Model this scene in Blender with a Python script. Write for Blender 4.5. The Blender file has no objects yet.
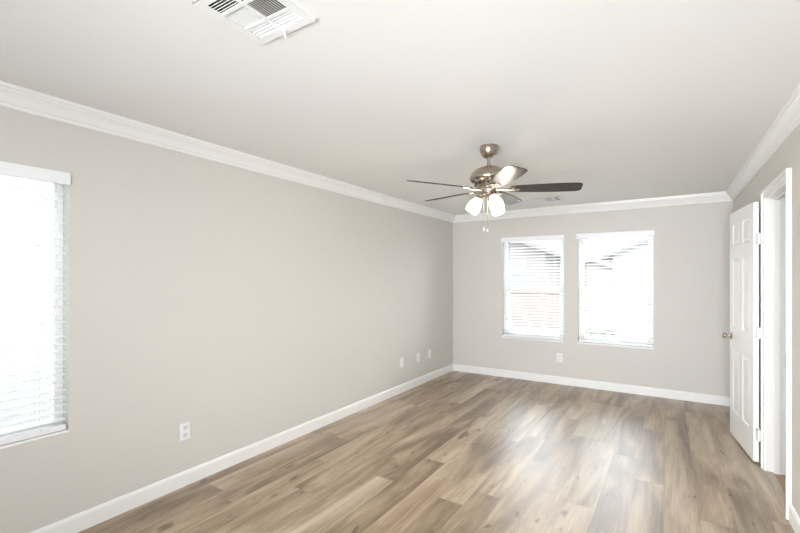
import bpy, bmesh, math, random
from mathutils import Vector, Matrix
random.seed(7)
C = bpy.context.scene.collection
sc = bpy.context.scene
PI = math.pi

# ------------------------------------------------------------------ camera, sky, lights, exposure
YAW = math.atan(267.6/420.0)
cam_d = bpy.data.cameras.new('camera'); cam = bpy.data.objects.new('camera', cam_d); C.objects.link(cam)
cam.location = (0, 0, 1.46); cam.rotation_euler = (PI/2, 0, YAW)
cam_d.sensor_width = 36; cam_d.lens = 420/800*36; cam_d.shift_y = 11.5/800; cam_d.clip_start = .02
sc.camera = cam
sc.view_settings.view_transform = 'Standard'; sc.view_settings.look = 'None'
sc.view_settings.gamma = 1; sc.view_settings.use_curve_mapping = False
sc.view_settings.exposure = 1.12
W = bpy.data.worlds.new('sky'); sc.world = W; W.use_nodes = True
bg = W.node_tree.nodes['Background']; bg.inputs[0].default_value = (.92, .97, 1.04, 1); bg.inputs[1].default_value = 6.5

def light(name, kind, loc, rot, energy, color=(1, 1, 1), **kw):
    d = bpy.data.lights.new(name, kind); d.energy = energy; d.color = color
    for k, v in kw.items(): setattr(d, k, v)
    o = bpy.data.objects.new(name, d); C.objects.link(o); o.location = loc; o.rotation_euler = rot
    return o
light('sun', 'SUN', (0, -5, 20), (math.radians(48), 0, math.radians(14)), .6, (1, .95, .88), angle=.02)
# unseen soft fills added behind the camera, standing in for a flash
light('bounce_fill', 'AREA', (-2.0, -1.0, .5), (math.radians(135), 0, math.radians(15)), 1.9, (.86, .95, 1.08), size=1.4)
light('front_fill', 'AREA', (-.3, -1.4, 1.15), (math.radians(90), 0, math.radians(3)), 39, (.91, .965, 1.05), size=1.6, spread=math.radians(92))  # added fill aimed at the end wall
light('side_fill', 'AREA', (.25, -1.3, 1.5), (math.radians(93), 0, math.radians(64)), 5.6, (.88, .96, 1.06), size=.9, spread=math.radians(75))  # added fill to lift the near part of the left wall
# sky portals in the window openings
def portal(name, loc, rot, sx, sy):
    o = light(name, 'AREA', loc, rot, 1, shape='RECTANGLE', size=sx, size_y=sy); o.data.cycles.is_portal = True
portal('portal_a', (-1.632, 6.30, 1.32), (-PI/2, 0, 0), .87, 1.48)
portal('portal_b', (-.585, 6.30, 1.32), (-PI/2, 0, 0), .87, 1.48)
portal('portal_c', (-3.10, .27, 1.32), (PI/2, 0, -PI/2), 1.46, 1.48)

# ------------------------------------------------------------------ materials
def mat(name, col, rough=.5, metal=0, spec=.5, **kw):
    m = bpy.data.materials.new(name); m.use_nodes = True
    b = m.node_tree.nodes['Principled BSDF']
    b.inputs['Base Color'].default_value = (*col, 1); b.inputs['Roughness'].default_value = rough
    b.inputs['Metallic'].default_value = metal; b.inputs['Specular IOR Level'].default_value = spec
    for k, v in kw.items(): b.inputs[k].default_value = v
    return m
def nd(m, t, **kw):
    n = m.node_tree.nodes.new(t)
    for k, v in kw.items(): setattr(n, k, v)
    return n
def lk(m, a, b): m.node_tree.links.new(a, b)
def bumpy(m, scale, strength, dist=.002, detail=3):
    b = m.node_tree.nodes['Principled BSDF']
    g = nd(m, 'ShaderNodeNewGeometry'); n = nd(m, 'ShaderNodeTexNoise'); n.inputs['Scale'].default_value = scale
    n.inputs['Detail'].default_value = detail
    bp = nd(m, 'ShaderNodeBump'); bp.inputs['Strength'].default_value = strength; bp.inputs['Distance'].default_value = dist
    lk(m, g.outputs['Position'], n.inputs['Vector']); lk(m, n.outputs[0], bp.inputs['Height']); lk(m, bp.outputs[0], b.inputs['Normal'])
    return m
M = {}
M['wall'] = bumpy(mat('greige_paint', (.662, .634, .586), .75, spec=.25), 90, .12)
M['ceil'] = bumpy(mat('ceiling_paint', (.825, .82, .79), .85, spec=.2), 70, .2)
M['trim'] = mat('white_trim_paint', (.86, .855, .83), .35)
M['door'] = mat('white_door_paint', (.86, .86, .84), .38)
M['vinyl'] = mat('window_vinyl', (.85, .845, .82), .4)
M['slat'] = mat('white_blind', (.88, .885, .885), .4)
M['plate'] = mat('white_plastic', (.86, .86, .85), .35)
M['socket'] = mat('socket_plastic', (.74, .745, .74), .4)
M['slot'] = mat('dark_slot', (.03, .03, .03), .6)
M['vent'] = mat('white_enamel', (.84, .84, .82), .4)
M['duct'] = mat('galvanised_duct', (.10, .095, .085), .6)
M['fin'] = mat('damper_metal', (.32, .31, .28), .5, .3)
M['wood_far'] = mat('hall_oak', (.42, .28, .18), .45)
M['strip'] = mat('floor_transition', (.45, .38, .31), .45)
M['cord'] = mat('blind_cord', (.62, .62, .62), .7)
M['wand'] = mat('clear_wand', (.16, .165, .17), .3)
M['stucco'] = bumpy(mat('pale_stucco', (.122, .112, .105), .9), 30, .3)
M['stucco2'] = bumpy(mat('white_stucco', (.22, .215, .21), .9), 30, .3)
M['stucco3'] = bumpy(mat('sky_mask_stucco', (.185, .185, .185), .9), 30, .3)
M['roof'] = bumpy(mat('roof_tile', (.15, .138, .126), .9), 6, .5, .02)
M['fascia'] = mat('fascia', (.085, .08, .078), .7)
M['pane_out'] = mat('house_window', (.13, .14, .143), .15)
M['ground'] = bumpy(mat('pale_gravel', (.36, .34, .31), .95), 20, .4)
M['fence'] = bumpy(mat('pink_block', (.125, .10, .092), .95), 20, .4)
M['shrub'] = bumpy(mat('shrub_leaf', (.13, .14, .11), .8), 14, .8, .05)
M['shade'] = mat('lit_white_glass', (.9, .9, .88), .3, **{'Emission Color': (1, .93, .82, 1), 'Emission Strength': 3.8})
# brushed nickel
m = mat('brushed_nickel', (.44, .38, .31), .27, 1.0); M['nickel'] = m
t = nd(m, 'ShaderNodeTexCoord'); mp = nd(m, 'ShaderNodeMapping'); mp.inputs['Scale'].default_value = (3, 3, 260)
n = nd(m, 'ShaderNodeTexNoise'); n.inputs['Scale'].default_value = 2
r = nd(m, 'ShaderNodeMapRange'); r.inputs['To Min'].default_value = .2; r.inputs['To Max'].default_value = .36
lk(m, t.outputs['Object'], mp.inputs[0]); lk(m, mp.outputs[0], n.inputs['Vector']); lk(m, n.outputs[0], r.inputs[0])
lk(m, r.outputs[0], m.node_tree.nodes['Principled BSDF'].inputs['Roughness'])
# dark blade wood
m = mat('espresso_blade', (.030, .022, .018), .36, spec=.2, **{'Coat Weight': .05, 'Coat Roughness': .3}); M['blade'] = m
t = nd(m, 'ShaderNodeTexCoord'); mp = nd(m, 'ShaderNodeMapping'); mp.inputs['Scale'].default_value = (3, 60, 60)
n = nd(m, 'ShaderNodeTexNoise'); n.inputs['Scale'].default_value = 2; n.inputs['Detail'].default_value = 6
cr = nd(m, 'ShaderNodeValToRGB'); cr.color_ramp.elements[0].color = (.018, .014, .012, 1); cr.color_ramp.elements[1].color = (.05, .037, .03, 1)
lk(m, t.outputs['Object'], mp.inputs[0]); lk(m, mp.outputs[0], n.inputs['Vector']); lk(m, n.outputs[0], cr.inputs[0])
lk(m, cr.outputs[0], m.node_tree.nodes['Principled BSDF'].inputs['Base Color'])
# window glass: thin pane
m = bpy.data.materials.new('thin_glass'); m.use_nodes = True; nt = m.node_tree; nt.nodes.clear(); M['glass'] = m
o_ = nd(m, 'ShaderNodeOutputMaterial'); mx = nd(m, 'ShaderNodeMixShader'); tr = nd(m, 'ShaderNodeBsdfTransparent'); gl = nd(m, 'ShaderNodeBsdfGlossy')
fr = nd(m, 'ShaderNodeFresnel'); fr.inputs[0].default_value = 1.25; gl.inputs['Roughness'].default_value = .02
tr.inputs[0].default_value = (.95, .97, .96, 1)
lk(m, fr.outputs[0], mx.inputs[0]); lk(m, tr.outputs[0], mx.inputs[1]); lk(m, gl.outputs[0], mx.inputs[2]); lk(m, mx.outputs[0], o_.inputs[0])

def floor_material():
    m = mat('vinyl_plank_floor', (.4, .32, .24), .38, spec=.95, **{'Coat Weight': .45, 'Coat Roughness': .40})
    b = m.node_tree.nodes['Principled BSDF']
    def mth(op, a, bb=None):
        n = nd(m, 'ShaderNodeMath', operation=op)
        for i, v in enumerate((a, bb)):
            if v is None: continue
            if isinstance(v, (int, float)): n.inputs[i].default_value = v
            else: lk(m, v, n.inputs[i])
        return n.outputs[0]
    g = nd(m, 'ShaderNodeNewGeometry'); s = nd(m, 'ShaderNodeSeparateXYZ'); lk(m, g.outputs['Position'], s.inputs[0])
    PW, PL = .182, 1.22
    xs = mth('DIVIDE', mth('ADD', s.outputs[0], 10.03), PW); col = mth('FLOOR', xs); fx = mth('FRACT', xs)
    wn = nd(m, 'ShaderNodeTexWhiteNoise', noise_dimensions='1D'); lk(m, col, wn.inputs['W'])
    ys = mth('ADD', mth('DIVIDE', mth('ADD', s.outputs[1], 20), PL), wn.outputs['Value']); row = mth('FLOOR', ys); fy = mth('FRACT', ys)
    cid = nd(m, 'ShaderNodeCombineXYZ'); lk(m, col, cid.inputs[0]); lk(m, row, cid.inputs[1])
    w2 = nd(m, 'ShaderNodeTexWhiteNoise', noise_dimensions='2D'); lk(m, cid.outputs[0], w2.inputs['Vector'])
    # broad tone along the plank
    def noise(sx, sy, scale, detail, off, rough=.55, dist=0):
        v = nd(m, 'ShaderNodeCombineXYZ')
        lk(m, mth('ADD', mth('MULTIPLY', s.outputs[0], sx), mth('MULTIPLY', w2.outputs['Value'], off)), v.inputs[0])
        lk(m, mth('ADD', mth('MULTIPLY', s.outputs[1], sy), mth('MULTIPLY', col, 3.17)), v.inputs[1])
        lk(m, mth('MULTIPLY', w2.outputs['Value'], 31), v.inputs[2])
        n = nd(m, 'ShaderNodeTexNoise'); n.inputs['Scale'].default_value = scale; n.inputs['Detail'].default_value = detail
        n.inputs['Roughness'].default_value = rough; n.inputs['Distortion'].default_value = dist
        lk(m, v.outputs[0], n.inputs['Vector']); return n.outputs[0]
    broad = noise(6.5, .95, 1.0, 4, 50, .55, .7)
    grain = noise(60, 2.2, 1.0, 6, 50, .65, .4)
    fine = noise(220, 6, 1.0, 3, 90)
    knot = noise(15, 5.0, 1.0, 1.5, 70, .4, .4)
    tone = mth('ADD', mth('MULTIPLY', mth('SUBTRACT', w2.outputs['Value'], .5), .20), .52)
    tone = mth('ADD', tone, mth('MULTIPLY', mth('SUBTRACT', broad, .5), 1.5))
    tone = mth('ADD', tone, mth('MULTIPLY', mth('SUBTRACT', grain, .5), .55))
    tone = mth('ADD', tone, mth('MULTIPLY', mth('SUBTRACT', fine, .5), .15))
    kd = nd(m, 'ShaderNodeMapRange'); kd.inputs[1].default_value = .69; kd.inputs[2].default_value = .78; kd.inputs[4].default_value = .42
    lk(m, knot, kd.inputs[0]); tone = mth('SUBTRACT', tone, kd.outputs[0])
    cr = nd(m, 'ShaderNodeValToRGB'); e = cr.color_ramp.elements
    e[0].position = 0; e[0].color = (.080, .048, .026, 1); e[1].position = 1; e[1].color = (.62, .52, .41, 1)
    for p, c in ((.28, (.17, .107, .057, 1)), (.5, (.315, .22, .133, 1)), (.72, (.465, .36, .25, 1))):
        q = cr.color_ramp.elements.new(p); q.color = c
    lk(m, tone, cr.inputs[0])
    # seams
    ex = mth('MINIMUM', fx, mth('SUBTRACT', 1, fx)); ey = mth('MINIMUM', fy, mth('SUBTRACT', 1, fy))
    sx = mth('LESS_THAN', ex, .007); sy = mth('LESS_THAN', ey, .0011); seam = mth('MAXIMUM', sx, sy)
    mix = nd(m, 'ShaderNodeMix', data_type='RGBA'); mix.inputs[7].default_value = (.16, .12, .085, 1)
    lk(m, mth('MULTIPLY', seam, .45), mix.inputs[0]); lk(m, cr.outputs[0], mix.inputs[6]); lk(m, mix.outputs[2], b.inputs['Base Color'])
    rr = nd(m, 'ShaderNodeMapRange'); rr.inputs[3].default_value = .34; rr.inputs[4].default_value = .50; lk(m, grain, rr.inputs[0])
    lk(m, rr.outputs[0], b.inputs['Roughness'])
    bp = nd(m, 'ShaderNodeBump'); bp.inputs['Strength'].default_value = .12; bp.inputs['Distance'].default_value = .001
    lk(m, mth('SUBTRACT', grain, mth('MULTIPLY', seam, .8)), bp.inputs['Height']); lk(m, bp.outputs[0], b.inputs['Normal'])
    return m
M['floor'] = floor_material()

# ------------------------------------------------------------------ mesh helpers
def obj(name, bm, material, parent=None, smooth=False):
    me = bpy.data.meshes.new(name)
    bmesh.ops.recalc_face_normals(bm, faces=bm.faces)
    bm.to_mesh(me); bm.free(); me.materials.append(material)
    if smooth:
        for p in me.polygons: p.use_smooth = True
        try: me.set_sharp_from_angle(angle=math.radians(40))
        except Exception: pass
    o = bpy.data.objects.new(name, me); C.objects.link(o)
    if parent: o.parent = parent
    return o
def thing(name, label, cat, loc=(0, 0, 0), rz=0, group=None):
    o = bpy.data.objects.new(name, None); C.objects.link(o); o.empty_display_size = .1
    o.location = loc; o.rotation_euler = (0, 0, rz); return tag(o, label, cat, group)
def tag(o, label, cat, group=None):
    o['label'] = label; o['category'] = cat
    if group: o['group'] = group
    return o
def struct(o, label, cat):
    o['kind'] = 'structure'; o['label'] = label; o['category'] = cat; return o
def dup(root, loc, rz, label):
    r = root.copy(); C.objects.link(r); r.location = loc; r.rotation_euler = (0, 0, rz); r['label'] = label
    for ch in list(root.children):
        c = ch.copy(); C.objects.link(c); c.parent = r
        for g in list(ch.children):
            d = g.copy(); C.objects.link(d); d.parent = c
    return r
def box(bm, x0, x1, y0, y1, z0, z1, mtx=None, bev=0):
    r = bmesh.ops.create_cube(bm, size=1); vs = r['verts']
    bmesh.ops.scale(bm, vec=(abs(x1-x0), abs(y1-y0), abs(z1-z0)), verts=vs)
    bmesh.ops.translate(bm, vec=((x0+x1)/2, (y0+y1)/2, (z0+z1)/2), verts=vs)
    if bev:
        es = list({e for v in vs for e in v.link_edges})
        r2 = bmesh.ops.bevel(bm, geom=es, offset=bev, segments=2, affect='EDGES', profile=.5)
        vs = list({v for f in r2['faces'] for v in f.verts} | {v for v in vs if v.is_valid})
    if mtx is not None: bmesh.ops.transform(bm, matrix=mtx, verts=vs)
    return vs
def bx(*a, **k):
    bm = bmesh.new(); box(bm, *a, **k); return bm
def lathe(bm, prof, seg=32, mtx=None):
    rings = []
    for r, z in prof:
        if r < 1e-6: rings.append([bm.verts.new((0, 0, z))])
        else: rings.append([bm.verts.new((r*math.cos(2*PI*i/seg), r*math.sin(2*PI*i/seg), z)) for i in range(seg)])
    for a, b in zip(rings, rings[1:]):
        for i in range(seg):
            j = (i+1) % seg
            if len(a) == 1 and len(b) == 1: continue
            if len(a) == 1: bm.faces.new((a[0], b[i], b[j]))
            elif len(b) == 1: bm.faces.new((a[i], a[j], b[0]))
            else: bm.faces.new((a[i], a[j], b[j], b[i]))
    if mtx is not None: bmesh.ops.transform(bm, matrix=mtx, verts=[v for r in rings for v in r])
def tube(bm, pts, rad, seg=10):
    rings = []; n = len(pts); pts = [Vector(p) for p in pts]
    for i, p in enumerate(pts):
        t = (pts[min(i+1, n-1)]-pts[max(i-1, 0)]).normalized()
        a = t.cross(Vector((0, 0, 1)))
        if a.length < 1e-3: a = t.cross(Vector((1, 0, 0)))
        a.normalize(); b = t.cross(a)
        rr = rad[i] if isinstance(rad, (list, tuple)) else rad
        rings.append([bm.verts.new(p+rr*(a*math.cos(2*PI*k/seg)+b*math.sin(2*PI*k/seg))) for k in range(seg)])
    for a, b in zip(rings, rings[1:]):
        for k in range(seg): bm.faces.new((a[k], a[(k+1) % seg], b[(k+1) % seg], b[k]))
    bm.faces.new(rings[0]); bm.faces.new(list(reversed(rings[-1])))
def prism(bm, outline, z0, z1, mtx=None):
    a = [bm.verts.new((x, y, z0)) for x, y in outline]; b = [bm.verts.new((x, y, z1)) for x, y in outline]
    n = len(a); bm.faces.new(list(reversed(a))); bm.faces.new(b)
    for i in range(n): bm.faces.new((a[i], a[(i+1) % n], b[(i+1) % n], b[i]))
    if mtx is not None: bmesh.ops.transform(bm, matrix=mtx, verts=a+b)
def slab(axis, t0, t1, u0, u1, v0, v1, holes):
    """wall/ceiling slab with rectangular holes. axis x: u=y v=z; axis y: u=x v=z; axis z: u=x v=y.  One welded mesh."""
    us = sorted({u0, u1, *[h[0] for h in holes], *[h[1] for h in holes]}); vs = sorted({v0, v1, *[h[2] for h in holes], *[h[3] for h in holes]})
    bm = bmesh.new(); cache = {}
    def P(t, u, v):
        k = (t, u, v)
        if k not in cache: cache[k] = bm.verts.new({'x': (t, u, v), 'y': (u, t, v), 'z': (u, v, t)}[axis])
        return cache[k]
    solid = {}
    for i in range(len(us)-1):
        for j in range(len(vs)-1):
            cu, cv = (us[i]+us[i+1])/2, (vs[j]+vs[j+1])/2
            solid[i, j] = not any(h[0] < cu < h[1] and h[2] < cv < h[3] for h in holes)
    for (i, j), s in solid.items():
        if not s: continue
        a, b, c, d = us[i], us[i+1], vs[j], vs[j+1]
        bm.faces.new((P(t0, a, c), P(t0, b, c), P(t0, b, d), P(t0, a, d))); bm.faces.new((P(t1, a, c), P(t1, a, d), P(t1, b, d), P(t1, b, c)))
        for di, dj, q in ((-1, 0, ((a, c), (a, d))), (1, 0, ((b, c), (b, d))), (0, -1, ((a, c), (b, c))), (0, 1, ((a, d), (b, d)))):
            if not solid.get((i+di, j+dj), False):
                bm.faces.new((P(t0, *q[0]), P(t0, *q[1]), P(t1, *q[1]), P(t1, *q[0])))
    return bm
def sweep(prof, start, end, inward, m0=True, m1=True):
    """profile (out, z) along start->end on a wall; inward = unit vector from the wall; mitred ends"""
    bm = bmesh.new(); s = Vector((*start, 0)); e = Vector((*end, 0)); d = (e-s).normalized(); n = Vector((*inward, 0))
    A = [bm.verts.new(s+n*p+Vector((0, 0, z))+d*(p if m0 else 0)) for p, z in prof]
    B = [bm.verts.new(e+n*p+Vector((0, 0, z))-d*(p if m1 else 0)) for p, z in prof]
    k = len(A)
    for i in range(k): bm.faces.new((A[i], A[(i+1) % k], B[(i+1) % k], B[i]))
    bm.faces.new(A); bm.faces.new(list(reversed(B))); return bm

# ------------------------------------------------------------------ room shell
XL, XR, YB, YR, H = -2.866, .629, 6.059, -1.6, 2.44
HX = 2.0
win_b = [(-2.064, -1.200, .60, 2.045), (-1.022, -.146, .60, 2.045)]
win_l = (-.46, 1.000, .60, 2.045)
DO = (3.450, 4.172, 2.07)     # doorway y0,y1,head
VB = (-1.403, -1.134, .877, 1.149)
VS = (-1.352, -1.114, 5.280, 5.510)
struct(obj('floor', bx(XL-.12, XR+.0, YR-.12, YB+.12, -.1, 0), M['floor']), 'grey brown wood plank floor of the empty room', 'floor')
struct(obj('ceiling', slab('z', H, H+.12, XL-.12, HX+.12, YR-.12, YB+.12, [VB, VS]), M['ceil']), 'plain pale ceiling', 'ceiling')
struct(obj('wall_left', slab('x', XL-.14, XL, YR-.12, YB+.14, -.1, H, [win_l]), M['wall']), 'long greige wall on the left with one window', 'wall')
struct(obj('wall_back', slab('y', YB, YB+.14, XL, HX, -.1, H, win_b), M['wall']), 'greige end wall with the two windows', 'wall')
struct(obj('wall_right', slab('x', XR, XR+.115, YR, YB, 0, H, [(DO[0], DO[1], -1, DO[2])]), M['wall']), 'greige wall on the right with the doorway', 'wall')
struct(obj('wall_rear', slab('y', YR-.12, YR, XL, HX, -.1, H, []), M['wall']), 'greige wall behind the viewpoint', 'wall')
# little hall behind the doorway
hall = struct(obj('wall_hall', slab('x', HX, HX+.12, YR, YB, -.1, H, []), M['wall']), 'pale wall of the hall beyond the doorway', 'wall')
obj('hall_end_wall', bx(XR+.115, HX, 4.95, 5.05, 0, H), M['wall'], hall)
obj('hall_near_wall', bx(XR+.115, HX, 2.6, 2.7, 0, H), M['wall'], hall)
struct(obj('floor_hall', bx(XR, HX+.12, YR-.12, YB, -.1, -.001), M['wood_far']), 'warm brown wood floor of the hall past the doorway', 'floor')
light('hall_fill', 'POINT', (1.5, 4.55, 2.1), (0, 0, 0), 5, (1, .96, .9), shadow_soft_size=.1)  # added light for the hall, no fixture is seen there

# crown moulding and baseboards
crown = [(0, H), (0, H-.106), (.010, H-.106), (.014, H-.099), (.014, H-.088), (.021, H-.084), (.026, H-.074), (.036, H-.056), (.049, H-.040),
         (.060, H-.031), (.062, H-.022), (.070, H-.018), (.072, H-.008), (.072, H)]
base = [(0, 0), (.014, 0), (.014, .085), (.011, .095), (.006, .102), (0, .104)]
struct(obj('trim_1', sweep(crown, (XL, YR), (XL, YB), (1, 0)), M['trim']), 'white crown moulding along the left wall', 'moulding')
struct(obj('trim_2', sweep(crown, (XL, YB), (XR, YB), (0, -1)), M['trim']), 'white crown moulding above the two windows', 'moulding')
struct(obj('trim_3', sweep(crown, (XR, YR), (XR, YB), (-1, 0)), M['trim']), 'white crown moulding along the right wall', 'moulding')
struct(obj('baseboard_left', sweep(base, (XL, YR), (XL, YB), (1, 0)), M['trim']), 'white baseboard along the left wall', 'baseboard')
struct(obj('baseboard_back', sweep(base, (XL, YB), (XR, YB), (0, -1)), M['trim']), 'white baseboard below the two windows', 'baseboard')
br = struct(obj('baseboard_right', sweep(base, (XR, YR), (XR, DO[0]-.062), (-1, 0), m1=False), M['trim']), 'white baseboard on the right wall before the doorway', 'baseboard')
obj('baseboard_segment', sweep(base, (XR, DO[1]+.072), (XR, YB), (-1, 0), m0=False), M['trim'], br)

# door casing, jamb, stop
y0, y1, hz = DO
bm = bmesh.new()
for yy0, yy1 in ((y0, y0+.02), (y1-.02, y1)): box(bm, XR-.002, XR+.117, yy0, yy1, 0, hz-.02)
box(bm, XR-.002, XR+.117, y0, y1, hz-.02, hz)
cs = struct(obj('trim_4', bm, M['trim']), 'white jamb and casing around the doorway', 'door trim')
bm = bmesh.new()
for a, b in ((y0+.02, y0+.032), (y1-.032, y1-.02)): box(bm, XR+.04, XR+.078, a, b, 0, hz-.032, bev=.002)
box(bm, XR+.04, XR+.078, y0+.02, y1-.02, hz-.032, hz-.02, bev=.002)
obj('door_stop', bm, M['trim'], cs)
for side, (xa, xb, xc) in enumerate(((XR-.014, XR, XR-.024), (XR+.115, XR+.126, XR+.132))):
    bm = bmesh.new(); w = .062; ro = .008
    k = .022; top = hz-ro+w; xo0, xo1 = min(xa, xc), max(xb, xc)
    for a, b in ((y0+ro-w+k, y0+ro), (y1-ro, y1-ro+w-k)): box(bm, xa, xb, a, b, 0, hz-ro)
    box(bm, xa, xb, y0+ro-w+k, y1-ro+w-k, hz-ro, top-k)
    for a, b in ((y0+ro-w, y0+ro-w+k), (y1-ro+w-k, y1-ro+w)): box(bm, xo0, xo1, a, b, 0, top-k)
    box(bm, xo0, xo1, y0+ro-w, y1-ro+w, top-k, top)
    obj('casing', bm, M['trim'], cs)
p = obj('strike_plate', bx(XR-.016, XR+.02, y0+.0195, y0+.024, .90, .985), M['nickel'], cs); p['label'] = 'brass toned strike plate with lip'
struct(obj('trim_5', bx(XR-.012, XR+.04, y0+.02, y1-.02, 0, .007, bev=.003), M['strip']), 'low wooden transition strip in the doorway', 'threshold')

# ------------------------------------------------------------------ six panel door, open against the wall
DW, DH, DT = .715, 2.048, .035
def door_slab():
    bm = bmesh.new(); st = .105; mid = .10
    pw = (DW-2*st-mid)/2
    xs = [0, st, st+pw, st+pw+mid, DW-st, DW]
    zs = [0, .235, .80, 1.0, 1.62, 1.745, 1.935, DH]
    V = {}
    for s, yy in ((0, 0.), (1, DT)):
        for i, x in enumerate(xs):
            for j, z in enumerate(zs): V[s, i, j] = bm.verts.new((x, yy, z))
    panels = []
    for s in (0, 1):
        for i in range(5):
            for j in range(7):
                f = bm.faces.new((V[s, i, j], V[s, i+1, j], V[s, i+1, j+1], V[s, i, j+1]))
                if i in (1, 3) and j in (1, 3, 5): panels.append(f)
    for i in range(5):
        for j in (0, 7): bm.faces.new((V[0, i, j], V[0, i+1, j], V[1, i+1, j], V[1, i, j]))
    for j in range(7):
        for i in (0, 5): bm.faces.new((V[0, i, j], V[0, i, j+1], V[1, i, j+1], V[1, i, j]))
    bmesh.ops.recalc_face_normals(bm, faces=bm.faces)
    for f in panels:
        bmesh.ops.inset_individual(bm, faces=[f], thickness=.014, depth=-.009)
        bmesh.ops.inset_individual(bm, faces=[f], thickness=.010, depth=0)
        bmesh.ops.inset_individual(bm, faces=[f], thickness=.022, depth=.007)
    return bm
dr = obj('door_1', door_slab(), M['door'])
struct(dr, 'white six panel door standing open against the right wall', 'door')
hin = Vector((.6060, 4.302, .012)); far = Vector((.5285, 5.022, .012)); dv = (far-hin)
ang = math.atan2(dv.y, dv.x)
# local x runs from hinge to latch edge, local y from visible face towards the wall (negative side) -> rotate
dr.rotation_euler = (0, 0, ang)
# local +y after rotation points to -x (room); shift so slab lies between room face and wall
dr.location = (hin.x, hin.y, .012)
for k, zc in enumerate((.225, 1.02, 1.755)):
    bm = bmesh.new()
    tube(bm, [(-.014, .006, zc-.045), (-.014, .006, zc+.045)], .0085, 12)
    box(bm, -.0025, .0, .004, .031, zc-.044, zc+.044)
    box(bm, -.066, .001, .002, .024, zc-.044, zc+.044, bev=.003)
    h = obj('hinge', bm, M['door'], dr)
def knob(sign, y):
    mt = Matrix.Translation((DW-.062, y, .912)) @ Matrix.Rotation(-sign*PI/2, 4, 'X')
    bm = bmesh.new()
    lathe(bm, [(0, 0), (.032, 0), (.032, .004), (.028, .009), (.014, .012), (.011, .016), (.011, .034), (.018, .038), (.026, .046), (.028, .055), (.025, .064), (.016, .070), (0, .072)], 28, mt)
    return obj('door_knob', bm, M['nickel'], dr, True)
knob(1, DT); knob(-1, 0)['label'] = 'satin nickel knob on the wall side'
obj('latch_plate', bx(DW-.001, DW+.0015, .006, DT-.006, .88, .94), M['nickel'], dr)

# ------------------------------------------------------------------ windows and blinds
def window(n, w, label, slider=False):
    """local: u along wall, d outward depth from the inner wall face, z up"""
    wu, z0, z1 = w
    fm = bmesh.new(); f = .024 if slider else .045
    D0, D1 = .075, .135
    def b(bm, u0, u1, za, zb, d0, d1, bev=.003): box(bm, u0, u1, d0, d1, za, zb, bev=bev)
    b(fm, 0, f, z0, z1, D0, D1); b(fm, wu-f, wu, z0, z1, D0, D1); b(fm, f, wu-f, z0, z0+f, D0, D1); b(fm, f, wu-f, z1-f, z1, D0, D1)
    root = obj('window_%d' % n, fm, M['vinyl']); struct(root, label, 'window')
    if slider:
        um = wu/2; g = .018
        for nm, ua, ub, dd in (('sliding_sash', um-.02, wu-f, .005), ('fixed_sash', f, um+.02, .034)):
            s = bmesh.new()
            b(s, ua, ua+g, z0+f, z1-f, D0+dd, D0+dd+.025); b(s, ub-g, ub, z0+f, z1-f, D0+dd, D0+dd+.025)
            b(s, ua+g, ub-g, z0+f, z0+f+g, D0+dd, D0+dd+.025); b(s, ua+g, ub-g, z1-f-g, z1-f, D0+dd, D0+dd+.025)
            obj(nm, s, M['vinyl'], root)
            obj('pane', bx(ua+g-.004, ub-g+.004, D0+dd+.011, D0+dd+.014, z0+f+g-.004, z1-f-g+.004), M['glass'], root)
    else:
        zm = (z0+z1)/2-.02
        s = bmesh.new(); g = .028
        b(s, f, f+g, z0+f, zm, D0+.005, D0+.03); b(s, wu-f-g, wu-f, z0+f, zm, D0+.005, D0+.03)
        b(s, f, wu-f, z0+f, z0+f+g, D0+.005, D0+.03); b(s, f, wu-f, zm-.018, zm+.022, D0+.005, D0+.03)
        obj('lower_sash', s, M['vinyl'], root)
        s = bmesh.new()
        b(s, f, f+g*.6, zm, z1-f, D0+.032, D0+.055); b(s, wu-f-g*.6, wu-f, zm, z1-f, D0+.032, D0+.055)
        b(s, f, wu-f, z1-f-g*.6, z1-f, D0+.032, D0+.055); b(s, f, wu-f, zm-.015, zm+.02, D0+.032, D0+.055)
        obj('upper_sash', s, M['vinyl'], root)
        obj('pane', bx(f+g-.004, wu-f-g+.004, D0+.016, D0+.019, z0+f+g-.004, zm-.015), M['glass'], root)
        obj('pane', bx(f+.01, wu-f-.01, D0+.042, D0+.045, zm+.018, z1-f-.01), M['glass'], root)
    b2 = bmesh.new(); box(b2, -.004, wu+.004, -.007 if slider else -.016, .072, z0-(.014 if slider else .022), z0+.001, bev=.005)
    obj('window_sill', b2, M['trim'], root)
    return root
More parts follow.
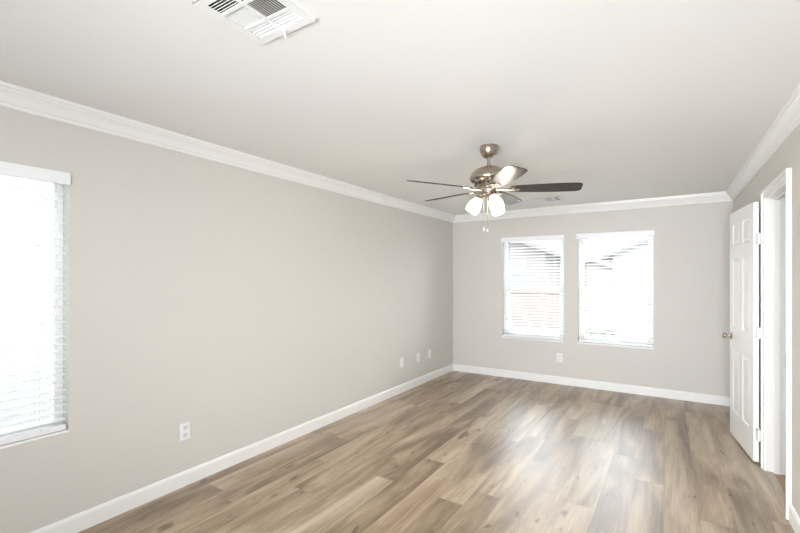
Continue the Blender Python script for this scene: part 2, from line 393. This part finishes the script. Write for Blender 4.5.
def blind(label, w, z0, z1, wandu, tilt, ov=.006):
    t = thing('window_blind', label, 'blind')
    bm = bmesh.new(); box(bm, -ov, w+ov, -.024, -.008, z1-.060, z1+.008, bev=.003)
    for s in (-ov, w+ov-.006): box(bm, s, s+.006, -.016, .004, z1-.060, z1+.008)
    obj('valance', bm, M['slat'], t)
    obj('headrail', bx(.004, w-.004, .002, .052, z1-.045, z1-.003), M['slat'], t)
    bm = bmesh.new(); z = z0+.062; pitch = .0425
    zs = []
    while z < z1-.075: zs.append(z); z += pitch
    for z in zs:
        mt = Matrix.Translation((w/2, .030, z)) @ Matrix.Rotation(math.radians(tilt), 4, 'X')
        seg = 4; half = .025
        top = []; bot = []
        for k in range(seg+1):
            q = -half+2*half*k/seg; c = .0022*(1-(q/half)**2)
            top.append((q, c+.0014)); bot.append((q, c-.0014))
        pr = top+bot[::-1]
        A = [bm.verts.new(mt @ Vector((-w/2+.006, q, c))) for q, c in pr]; B = [bm.verts.new(mt @ Vector((w/2-.006, q, c))) for q, c in pr]
        for i in range(len(pr)): bm.faces.new((A[i], A[(i+1) % len(pr)], B[(i+1) % len(pr)], B[i]))
        bm.faces.new(A); bm.faces.new(B[::-1])
    obj('slats', bm, M['slat'], t)
    obj('bottom_rail', bx(.005, w-.005, .004, .056, z0+.004, z0+.034, bev=.004), M['slat'], t)
    us = [.12, w-.12] if w < 1 else [.12, w/2, w-.12]
    bm = bmesh.new()
    for u in us:
        for d in (.003, .057): tube(bm, [(u, d, z0+.02), (u, d, z1-.04)], .0009, 5)
    obj('ladder_cord', bm, M['cord'], t)
    if wandu is not None:
        bm = bmesh.new(); tube(bm, [(wandu, -.004, z1-.05), (wandu, -.006, z1-.07), (wandu, -.006, z1-.74)], .006, 8)
        obj('tilt_wand', bm, M['wand'], t)
    return t
for n, (w, lab, bl) in enumerate(((win_b[0], 'left of the two windows in the end wall', 'white slatted blind in the left of the two end wall windows'),
                                  (win_b[1], 'right of the two windows in the end wall', 'white slatted blind in the end wall window nearest the open door'))):
    r = window(n+2, (w[1]-w[0], w[2], w[3]), lab); r.location = (w[0], YB, 0)
    b = blind(bl, w[1]-w[0]-.008, w[2], w[3], .10, 6, .016); b.location = (w[0]+.004, YB, 0)
wl = window(1, (win_l[1]-win_l[0], win_l[2], win_l[3]), 'large window in the left wall cut by the picture edge', True)
# local u -> +y, local depth -> -x : rotate +90deg about z  (x->y, y->-x)
wl.location = (XL, win_l[0], 0); wl.rotation_euler = (0, 0, PI/2)
b = blind('wide white slatted blind on the left wall window', win_l[1]-win_l[0]-.008, win_l[2], win_l[3], None, 6)
b.location = (XL, win_l[0]+.004, 0); b.rotation_euler = (0, 0, PI/2)

# ------------------------------------------------------------------ outlets and plates  (local: face looks along -y, origin on the wall, centre)
def outlet(label, group, loc, rz):
    t = thing('electrical_outlet', label, 'outlet', loc, rz, group)
    obj('cover_plate', bx(-.038, .038, -.006, 0, -.060, .060, bev=.003), M['plate'], t)
    for s in (-1, 1):
        bm = bmesh.new(); box(bm, -.017, .017, -.0085, -.004, s*.026-.0165, s*.026+.0165, bev=.004)
        so = obj('socket', bm, M['socket'], t)
        bm = bmesh.new()
        for dx in (-.0065, .0065): box(bm, dx-.0012, dx+.0012, -.0088, -.0083, s*.026+.000, s*.026+.009)
        box(bm, -.0025, .0025, -.0088, -.0083, s*.026-.011, s*.026-.006)
        obj('slot', bm, M['slot'], so)
    bm = bmesh.new(); lathe(bm, [(.004, 0), (.004, .001), (0, .0016)], 12, Matrix.Translation((0, -.006, 0)) @ Matrix.Rotation(PI/2, 4, 'X'))
    obj('screw', bm, M['socket'], t)
    return t
def plate(label, group, loc, rz):
    t = thing('wall_plate', label, 'wall plate', loc, rz, group)
    obj('cover_plate', bx(-.038, .038, -.006, 0, -.060, .060, bev=.003), M['plate'], t)
    for s in (-1, 1):
        bm = bmesh.new(); lathe(bm, [(.0042, 0), (.0042, .001), (0, .0016)], 12, Matrix.Translation((0, -.006, s*.042)) @ Matrix.Rotation(PI/2, 4, 'X'))
        obj('screw', bm, M['socket'], t)
    bm = bmesh.new(); lathe(bm, [(.008, 0), (.008, .002), (.005, .002), (.005, .008), (0, .008)], 12, Matrix.Translation((0, -.006, 0)) @ Matrix.Rotation(PI/2, 4, 'X'))
    obj('jack', bm, M['socket'], t)
    return t
outlet('white duplex outlet on left wall nearest the left window', 'white outlets', (XL, 1.679, .382), PI/2)
outlet('white duplex outlet below the two end wall windows', 'white outlets', (-1.253, YB, .362), 0)
p1 = plate('white wall plate on left wall, farthest from the room corner of three', 'wall plates near the far corner', (XL, 4.537, .380), PI/2)
dup(p1, (XL, 4.955, .382), PI/2, 'white wall plate on left wall, middle one of three')
dup(p1, (XL, 5.279, .378), PI/2, 'white wall plate on left wall, closest to the far corner')

# ------------------------------------------------------------------ ceiling registers
def louvers(bm, x0, x1, y0, y1, along, lean, n, zc, slope=.8, th=.0009, cover=.5):
    """slats filling a cell; along 'x' or 'y'; lean = sign of the horizontal shift of the slat top"""
    span = (y1-y0) if along == 'x' else (x1-x0)
    for k in range(n):
        c = (k+.5)/n*span + (y0 if along == 'x' else x0)
        half = span/n*cover; depth = 2*half*slope
        for_ = [(-half*lean, -depth/2), (half*lean, depth/2)]
        (p0, q0), (p1_, q1) = for_
        nx, nz = -(q1-q0), (p1_-p0); L = math.hypot(nx, nz); nx, nz = nx/L*th, nz/L*th
        pr = [(p0-nx, q0-nz), (p1_-nx, q1-nz), (p1_+nx, q1+nz), (p0+nx, q0+nz)]
        if along == 'x':
            A = [bm.verts.new((x0, c+p, zc+q)) for p, q in pr]; B = [bm.verts.new((x1, c+p, zc+q)) for p, q in pr]
        else:
            A = [bm.verts.new((c+p, y0, zc+q)) for p, q in pr]; B = [bm.verts.new((c+p, y1, zc+q)) for p, q in pr]
        for i in range(4): bm.faces.new((A[i], A[(i+1) % 4], B[(i+1) % 4], B[i]))
        bm.faces.new(A); bm.faces.new(B[::-1])
# big square one (centre -1.2685, 1.013)
cx, cy = -1.2685, 1.013
t = thing('ceiling_register', 'large square white air register on ceiling near the viewer', 'vent', (cx, cy, H))
hx = .152
cells = [(-.118, -.006, .057, .119, 'x', -1, 4, .75, .25), (.006, .118, .057, .119, 'x', -1, 4, .75, .25),
         (-.118, -.006, -.050, .043, 'y', 1, 9, .9, .20), (.006, .118, -.050, .043, 'y', -1, 10, .8, .42),
         (-.118, -.006, -.122, -.064, 'x', 1, 5, .95, .45), (.006, .118, -.122, -.064, 'x', 1, 5, .95, .45)]
obj('face_frame', slab('z', -.010, -.005, -hx, hx, -hx, hx, [(c[0], c[1], c[2], c[3]) for c in cells]), M['vent'], t)
bm = bmesh.new()
for a, b_, c, d in ((-hx, hx, -hx, -hx+.006), (-hx, hx, hx-.006, hx), (-hx, -hx+.006, -hx, hx), (hx-.006, hx, -hx, hx)): box(bm, a, b_, c, d, -.009, .0)
obj('rim', bm, M['vent'], t)
for c in cells:
    bm = bmesh.new(); louvers(bm, *c[:7], -.005, c[7], .0009, c[8]); obj('louvers', bm, M['vent'], t)
bm = bmesh.new()
for k in range(7): box(bm, -.125+k*.04, -.1235+k*.04, -.13, .13, .02, .05)
obj('damper_fins', bm, M['fin'], t)
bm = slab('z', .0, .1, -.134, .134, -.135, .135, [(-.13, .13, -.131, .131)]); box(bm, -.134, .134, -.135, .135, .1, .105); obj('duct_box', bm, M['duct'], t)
bm = bmesh.new(); box(bm, -.002, .002, .118, .133, -.014, -.008)
tube(bm, [(0, .130, -.010), (.002, .134, -.022), (.006, .137, -.040)], [.003, .0045, .003], 8)
box(bm, -.03, .024, .1305, .1325, -.0108, -.0095)
obj('damper_lever', bm, M['vent'], t)
# small three way one by the windows
cx, cy = (VS[0]+VS[1])/2, (VS[2]+VS[3])/2
t = thing('ceiling_register', 'small rectangular three section register on ceiling above the windows', 'vent', (cx, cy, H))
cells = [(-.112, -.062, -.108, .108, 'y', 1, 4, .8, .24), (-.050, .042, -.108, .108, 'x', 1, 11, .5, .10), (.060, .116, -.108, -.006, 'y', -1, 4, .85, .34), (.060, .116, .006, .108, 'y', -1, 4, .85, .34)]
obj('face_frame', slab('z', -.009, -.004, -.150, .150, -.150, .150, [c[:4] for c in cells]), M['vent'], t)
bm = bmesh.new()
for a, b_, c, d in ((-.15, .15, -.15, -.145), (-.15, .15, .145, .15), (-.15, -.145, -.145, .145), (.145, .15, -.145, .145)): box(bm, a, b_, c, d, -.008, 0)
obj('rim', bm, M['vent'], t)
for c in cells:
    bm = bmesh.new(); louvers(bm, *c[:7], -.004, c[7], .0009, c[8]); obj('louvers', bm, M['vent'], t)
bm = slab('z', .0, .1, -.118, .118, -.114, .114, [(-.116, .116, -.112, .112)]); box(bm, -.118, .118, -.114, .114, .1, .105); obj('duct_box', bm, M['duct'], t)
# round flush covers
def cover(label, loc):
    t = thing('ceiling_cover', label, 'ceiling cover', loc, 0, 'round ceiling covers')
    bm = bmesh.new(); lathe(bm, [(0, -.009), (.056, -.009), (.060, -.007), (.060, -.004), (.045, -.004), (.045, 0), (0, 0)], 32); obj('cover_disc', bm, M['ceil'], t, True)
    return t
c0 = cover('small round flush cover on ceiling beside the left crown moulding', (-2.46, 3.01, H))
dup(c0, (.22, 5.68, H), 0, 'small round flush cover on ceiling above the door corner')

# ------------------------------------------------------------------ ceiling fan
FX, FY = -1.122, 2.992
fan = thing('ceiling_fan', 'brushed nickel ceiling fan with five dark blades and lit white shades', 'ceiling fan', (FX, FY, H))
Z = lambda z: z-H
bm = bmesh.new(); lathe(bm, [(0, 0), (.066, 0), (.068, -.012), (.066, -.035), (.056, -.062), (.040, -.080), (.022, -.088), (0, -.088)], 40); obj('canopy', bm, M['nickel'], fan, True)
bm = bmesh.new(); lathe(bm, [(0, -.07), (.013, -.07), (.013, -.158), (0, -.158)], 20); lathe(bm, [(0, -.142), (.02, -.142), (.022, -.150), (.022, -.158), (0, -.158)], 24); obj('downrod', bm, M['nickel'], fan, True)
bm = bmesh.new()
lathe(bm, [(0, -.152), (.030, -.154), (.070, -.162), (.104, -.178), (.128, -.202), (.140, -.228), (.141, -.244), (.135, -.258), (.128, -.262), (.112, -.264), (.104, -.272), (.096, -.290), (.088, -.302), (0, -.302)], 48)
mot = obj('motor_housing', bm, M['nickel'], fan, True)
bm = bmesh.new()
for k in range(20):
    a = 2*PI*k/20; mt = Matrix.Rotation(a, 4, 'Z') @ Matrix.Translation((.1015, 0, -.281)) @ Matrix.Rotation(math.radians(-22), 4, 'Y')
    box(bm, -.003, .003, -.008, .008, -.010, .010, mt)
obj('vent_slots', bm, M['slot'], mot)
bm = bmesh.new(); lathe(bm, [(0, -.300), (.072, -.300), (.078, -.306), (.078, -.318), (.070, -.322), (.056, -.324), (.055, -.330), (.055, -.352), (.060, -.357), (.060, -.365), (.045, -.373), (.018, -.378), (.012, -.386), (0, -.388)], 40)
obj('switch_housing', bm, M['nickel'], fan, True)
ZB = 2.118-H
def blade_outline():
    pts = []; r0, r1 = .165, .645
    for k in range(13):
        q = k/12; r = r0+(r1-r0-.03)*q; pts.append((r, .049+.022*math.sin(min(1, q*1.15)*PI/2)-.006*q**3))
    top = pts[:]
    w = top[-1][1]
    corner = [(r1-.03+.03*math.sin(a), w-.03+.03*math.cos(a)) for a in (PI/8, PI/4, 3*PI/8, PI/2)]
    up = [(r0-.012, .034)]+top+corner
    return up+[(r, -y) for r, y in reversed(up)]
bl_out = blade_outline()
for k in range(5):
    a = math.radians(18+72*k)
    base_m = Matrix.Translation((0, 0, ZB)) @ Matrix.Rotation(math.radians(-1.2), 4, Vector((.353, -.936, 0))) @ Matrix.Rotation(a, 4, 'Z') 
    pm = base_m @ Matrix.Rotation(math.radians(-12.5), 4, 'X')
    bm = bmesh.new(); prism(bm, bl_out, -.003, .003)
    bmesh.ops.bevel(bm, geom=[e for e in bm.edges if abs(e.verts[0].co.z-e.verts[1].co.z) < 1e-5], offset=.0012, segments=1, affect='EDGES')
    bo = obj('blade', bm, M['blade'], fan); bo.matrix_local = pm
    # blade iron
    bm = bmesh.new()
    io = [(.070, .014), (.105, .012), (.135, .020), (.160, .034), (.185, .036), (.205, .024), (.222, .012), (.228, 0)]
    io = io+[(r, -y) for r, y in reversed(io[:-1])]
    prism(bm, io, -.0085, -.0032, Matrix.Identity(4))
    tube(bm, [(.055, 0, -.006), (.090, 0, -.008), (.135, 0, -.010), (.205, 0, -.009)], [.012, .010, .008, .004], 8)
    for rr, yy in ((.175, .022), (.175, -.022), (.212, 0)): lathe(bm, [(0, -.013), (.005, -.012), (.006, -.008), (0, -.008)], 10, Matrix.Translation((rr, yy, 0)))
    ir = obj('blade_iron', bm, M['nickel'], fan); ir.matrix_local = pm
# light kit
T_ = Vector((.353, -.936, 0)); R_ = Vector((.936, .353, 0))
shade_prof = [(.023, .004), (.026, 0), (.031, -.009), (.039, -.027), (.046, -.048), (.050, -.070), (.0505, -.086), (.0475, -.104), (.044, -.113)]
for th in (-94, 28, 145):
    a = math.radians(th); d = T_*math.cos(a)+R_*math.sin(a); az = math.atan2(d.y, d.x)
    tilt = math.radians(32)
    neck = Vector((d.x*.066, d.y*.066, -.378))
    ax = Matrix.Translation(neck) @ Matrix.Rotation(az, 4, 'Z') @ Matrix.Rotation(-tilt, 4, 'Y')
    bm = bmesh.new()
    tube(bm, [d*.040+Vector((0, 0, -.352)), d*.058+Vector((0, 0, -.356)), neck+Vector((0, 0, .012)), neck-Vector((0, 0, .004))], [.011, .011, .012, .012], 12)
    lathe(bm, [(0, .010), (.024, .010), (.031, .002), (.032, -.012), (.030, -.014), (0, -.014)], 24, ax)
    obj('lamp_holder', bm, M['nickel'], fan, True)
    bm = bmesh.new()
    inner = [(r-.004, z) for r, z in reversed(shade_prof)]
    lathe(bm, [(r, z-.012) for r, z in shade_prof]+[(r, z-.012) for r, z in inner], 32, ax)
    obj('lamp_shade', bm, M['shade'], fan, True)
    lp = Matrix.Translation((FX, FY, H)) @ ax @ Vector((0, 0, -.112))
    light('fan_bulb', 'POINT', lp, (0, 0, 0), 4.8, (1, .86, .66), shadow_soft_size=.03)
for off, zb in ((-.037, 1.800), (-.009, 1.790)):
    pt = T_*.045+R_*off
    bm = bmesh.new(); tube(bm, [(pt.x, pt.y, -.365), (pt.x, pt.y, Z(zb)+.03)], .0011, 6)
    ch = obj('pull_chain', bm, M['nickel'], fan)
    bm = bmesh.new(); lathe(bm, [(0, 0), (.002, -.002), (.003, -.012), (.0025, -.022), (0, -.025)], 12, Matrix.Translation((pt.x, pt.y, Z(zb)+.03)))
    obj('chain_pull', bm, M['trim'], ch, True)

# ------------------------------------------------------------------ outside
GZ = -.30
g = obj('ground', bx(-90, 60, YB+.2, 120, GZ-.2, GZ), M['ground']); struct(g, 'pale ground outside the windows', 'ground')
g2 = obj('ground_side', bx(-90, XL-.2, -40, YB+.2, GZ-.2, GZ), M['ground']); struct(g2, 'pale ground outside the left window', 'ground')
def house(name, label, x0, x1, y0, y1, eave, ridge, ov, wmat, wins):
    t = thing(name, label, 'house', ((x0+x1)/2, y0, GZ)); L = lambda x: x-(x0+x1)/2
    xm = (x0+x1)/2; D = y1-y0; e = eave-GZ; r = ridge-GZ
    bm = bmesh.new()
    out = [(L(x0), 0), (L(x1), 0), (L(x1), e), (0, r-.05), (L(x0), e)]
    prism(bm, out, 0, D, Matrix(((1, 0, 0, 0), (0, 0, 1, 0), (0, 1, 0, 0), (0, 0, 0, 1)))); obj('wall', bm, wmat, t)
    sl = (r-e)/((x1-x0)/2); w = (x1-x0)/2+ov
    bm = bmesh.new()
    for s in (-1, 1):
        prof = [(0, r), (s*w, r-sl*w), (s*w, r-sl*w+.14), (0, r+.16)]
        prism(bm, prof, -.5, D+.5, Matrix(((1, 0, 0, 0), (0, 0, 1, 0), (0, 1, 0, 0), (0, 0, 0, 1))))
    obj('roof', bm, M['roof'], t)
    bm = bmesh.new()
    for s in (-1, 1):
        prof = [(0, r-.06), (s*w, r-sl*w-.06), (s*w, r-sl*w+.12), (0, r+.12)]
        prism(bm, prof, -.54, -.5, Matrix(((1, 0, 0, 0), (0, 0, 1, 0), (0, 1, 0, 0), (0, 0, 0, 1))))
    obj('fascia', bm, M['fascia'], t)
    for wx0, wx1, wz0, wz1 in wins:
        fr_ = bmesh.new(); a, b_, c, d = L(wx0), L(wx1), wz0-GZ, wz1-GZ; k = .06
        for q in ((a-k, a, c-k, d+k), (b_, b_+k, c-k, d+k), (a, b_, c-k, c), (a, b_, d, d+k), (a, b_, (c+d)/2-.03, (c+d)/2+.03)): box(fr_, q[0], q[1], -.05, 0, q[2], q[3])
        f = obj('window', fr_, M['trim'], t)
        obj('pane', bx(a, b_, -.02, -.01, c, d), M['pane_out'], f)
    return t
house('house', 'pale gabled house seen through the left end wall window', -15.2, -4.76, 20, 25, 2.75, 4.85, .75, M['stucco'], [(-6.35, -5.75, 1.05, 2.25), (-9.5, -8.3, 1.0, 2.3)])
house('house', 'white gabled house at right in the end wall window nearest the door', -2.56, 10.4, 26, 38, 2.75, 5.5, .65, M['stucco2'], [(-1.75, -1.2, .80, 1.45), (2, 3.4, .9, 2.2)])
house('house', 'distant small house between the two nearer houses outside', -11.5, -5.3, 60, 68, 2.5, 3.7, .4, M['stucco'], [(-8.4, -7.2, .9, 2.1), (-6.8, -6.0, .9, 2.1)])
ns = thing('house', 'plain house side added to mask the bright sky in the left wall window', 'house', (-9.5, -1, GZ))  # invented house, tones down the sky behind the left blind
obj('wall', bx(-3, 3, -8, 8, 0, 3.5), M['stucco3'], ns)
bm = bmesh.new(); prism(bm, [(-3.5, 3.5), (3.5, 3.5), (3.5, 3.7), (0, 4.9), (-3.5, 3.7)], -8.4, 8.4, Matrix(((1, 0, 0, 0), (0, 0, 1, 0), (0, 1, 0, 0), (0, 0, 0, 1)))); obj('roof', bm, M['roof'], ns)
fw = thing('garden_wall', 'low pinkish block wall outside the left end wall window', 'garden wall', (-6, 15, GZ))
obj('block_wall', bx(-6, 3.35, -.1, .1, 0, 1.22), M['fence'], fw); obj('coping', bx(-6, 3.38, -.13, .13, 1.22, 1.28), M['fence'], fw)
def shrub(label, x, y, rx, rz):
    bm = bmesh.new(); bmesh.ops.create_icosphere(bm, subdivisions=4, radius=1)
    rnd = random.Random(int(x*100)+7)
    from mathutils import noise as nz
    for v in bm.verts:
        k = 1+.22*nz.noise(v.co*2.7+Vector((x, y, 0)))+.18*nz.noise(v.co*7+Vector((y, x, 0)))
        v.co = Vector((v.co.x*rx*k, v.co.y*rx*k, (v.co.z*k+.75)*rz))
    o = obj('shrub', bm, M['shrub'], None, False); o.location = (x, y, GZ); return tag(o, label, 'shrub', 'shrubs outside the windows')
shrub('green shrub low outside the end wall window nearest the door', -1.75, 14.2, .48, .26)
shrub('taller rounded shrub outside beyond the low green one', -4.0, 24, .5, .75)
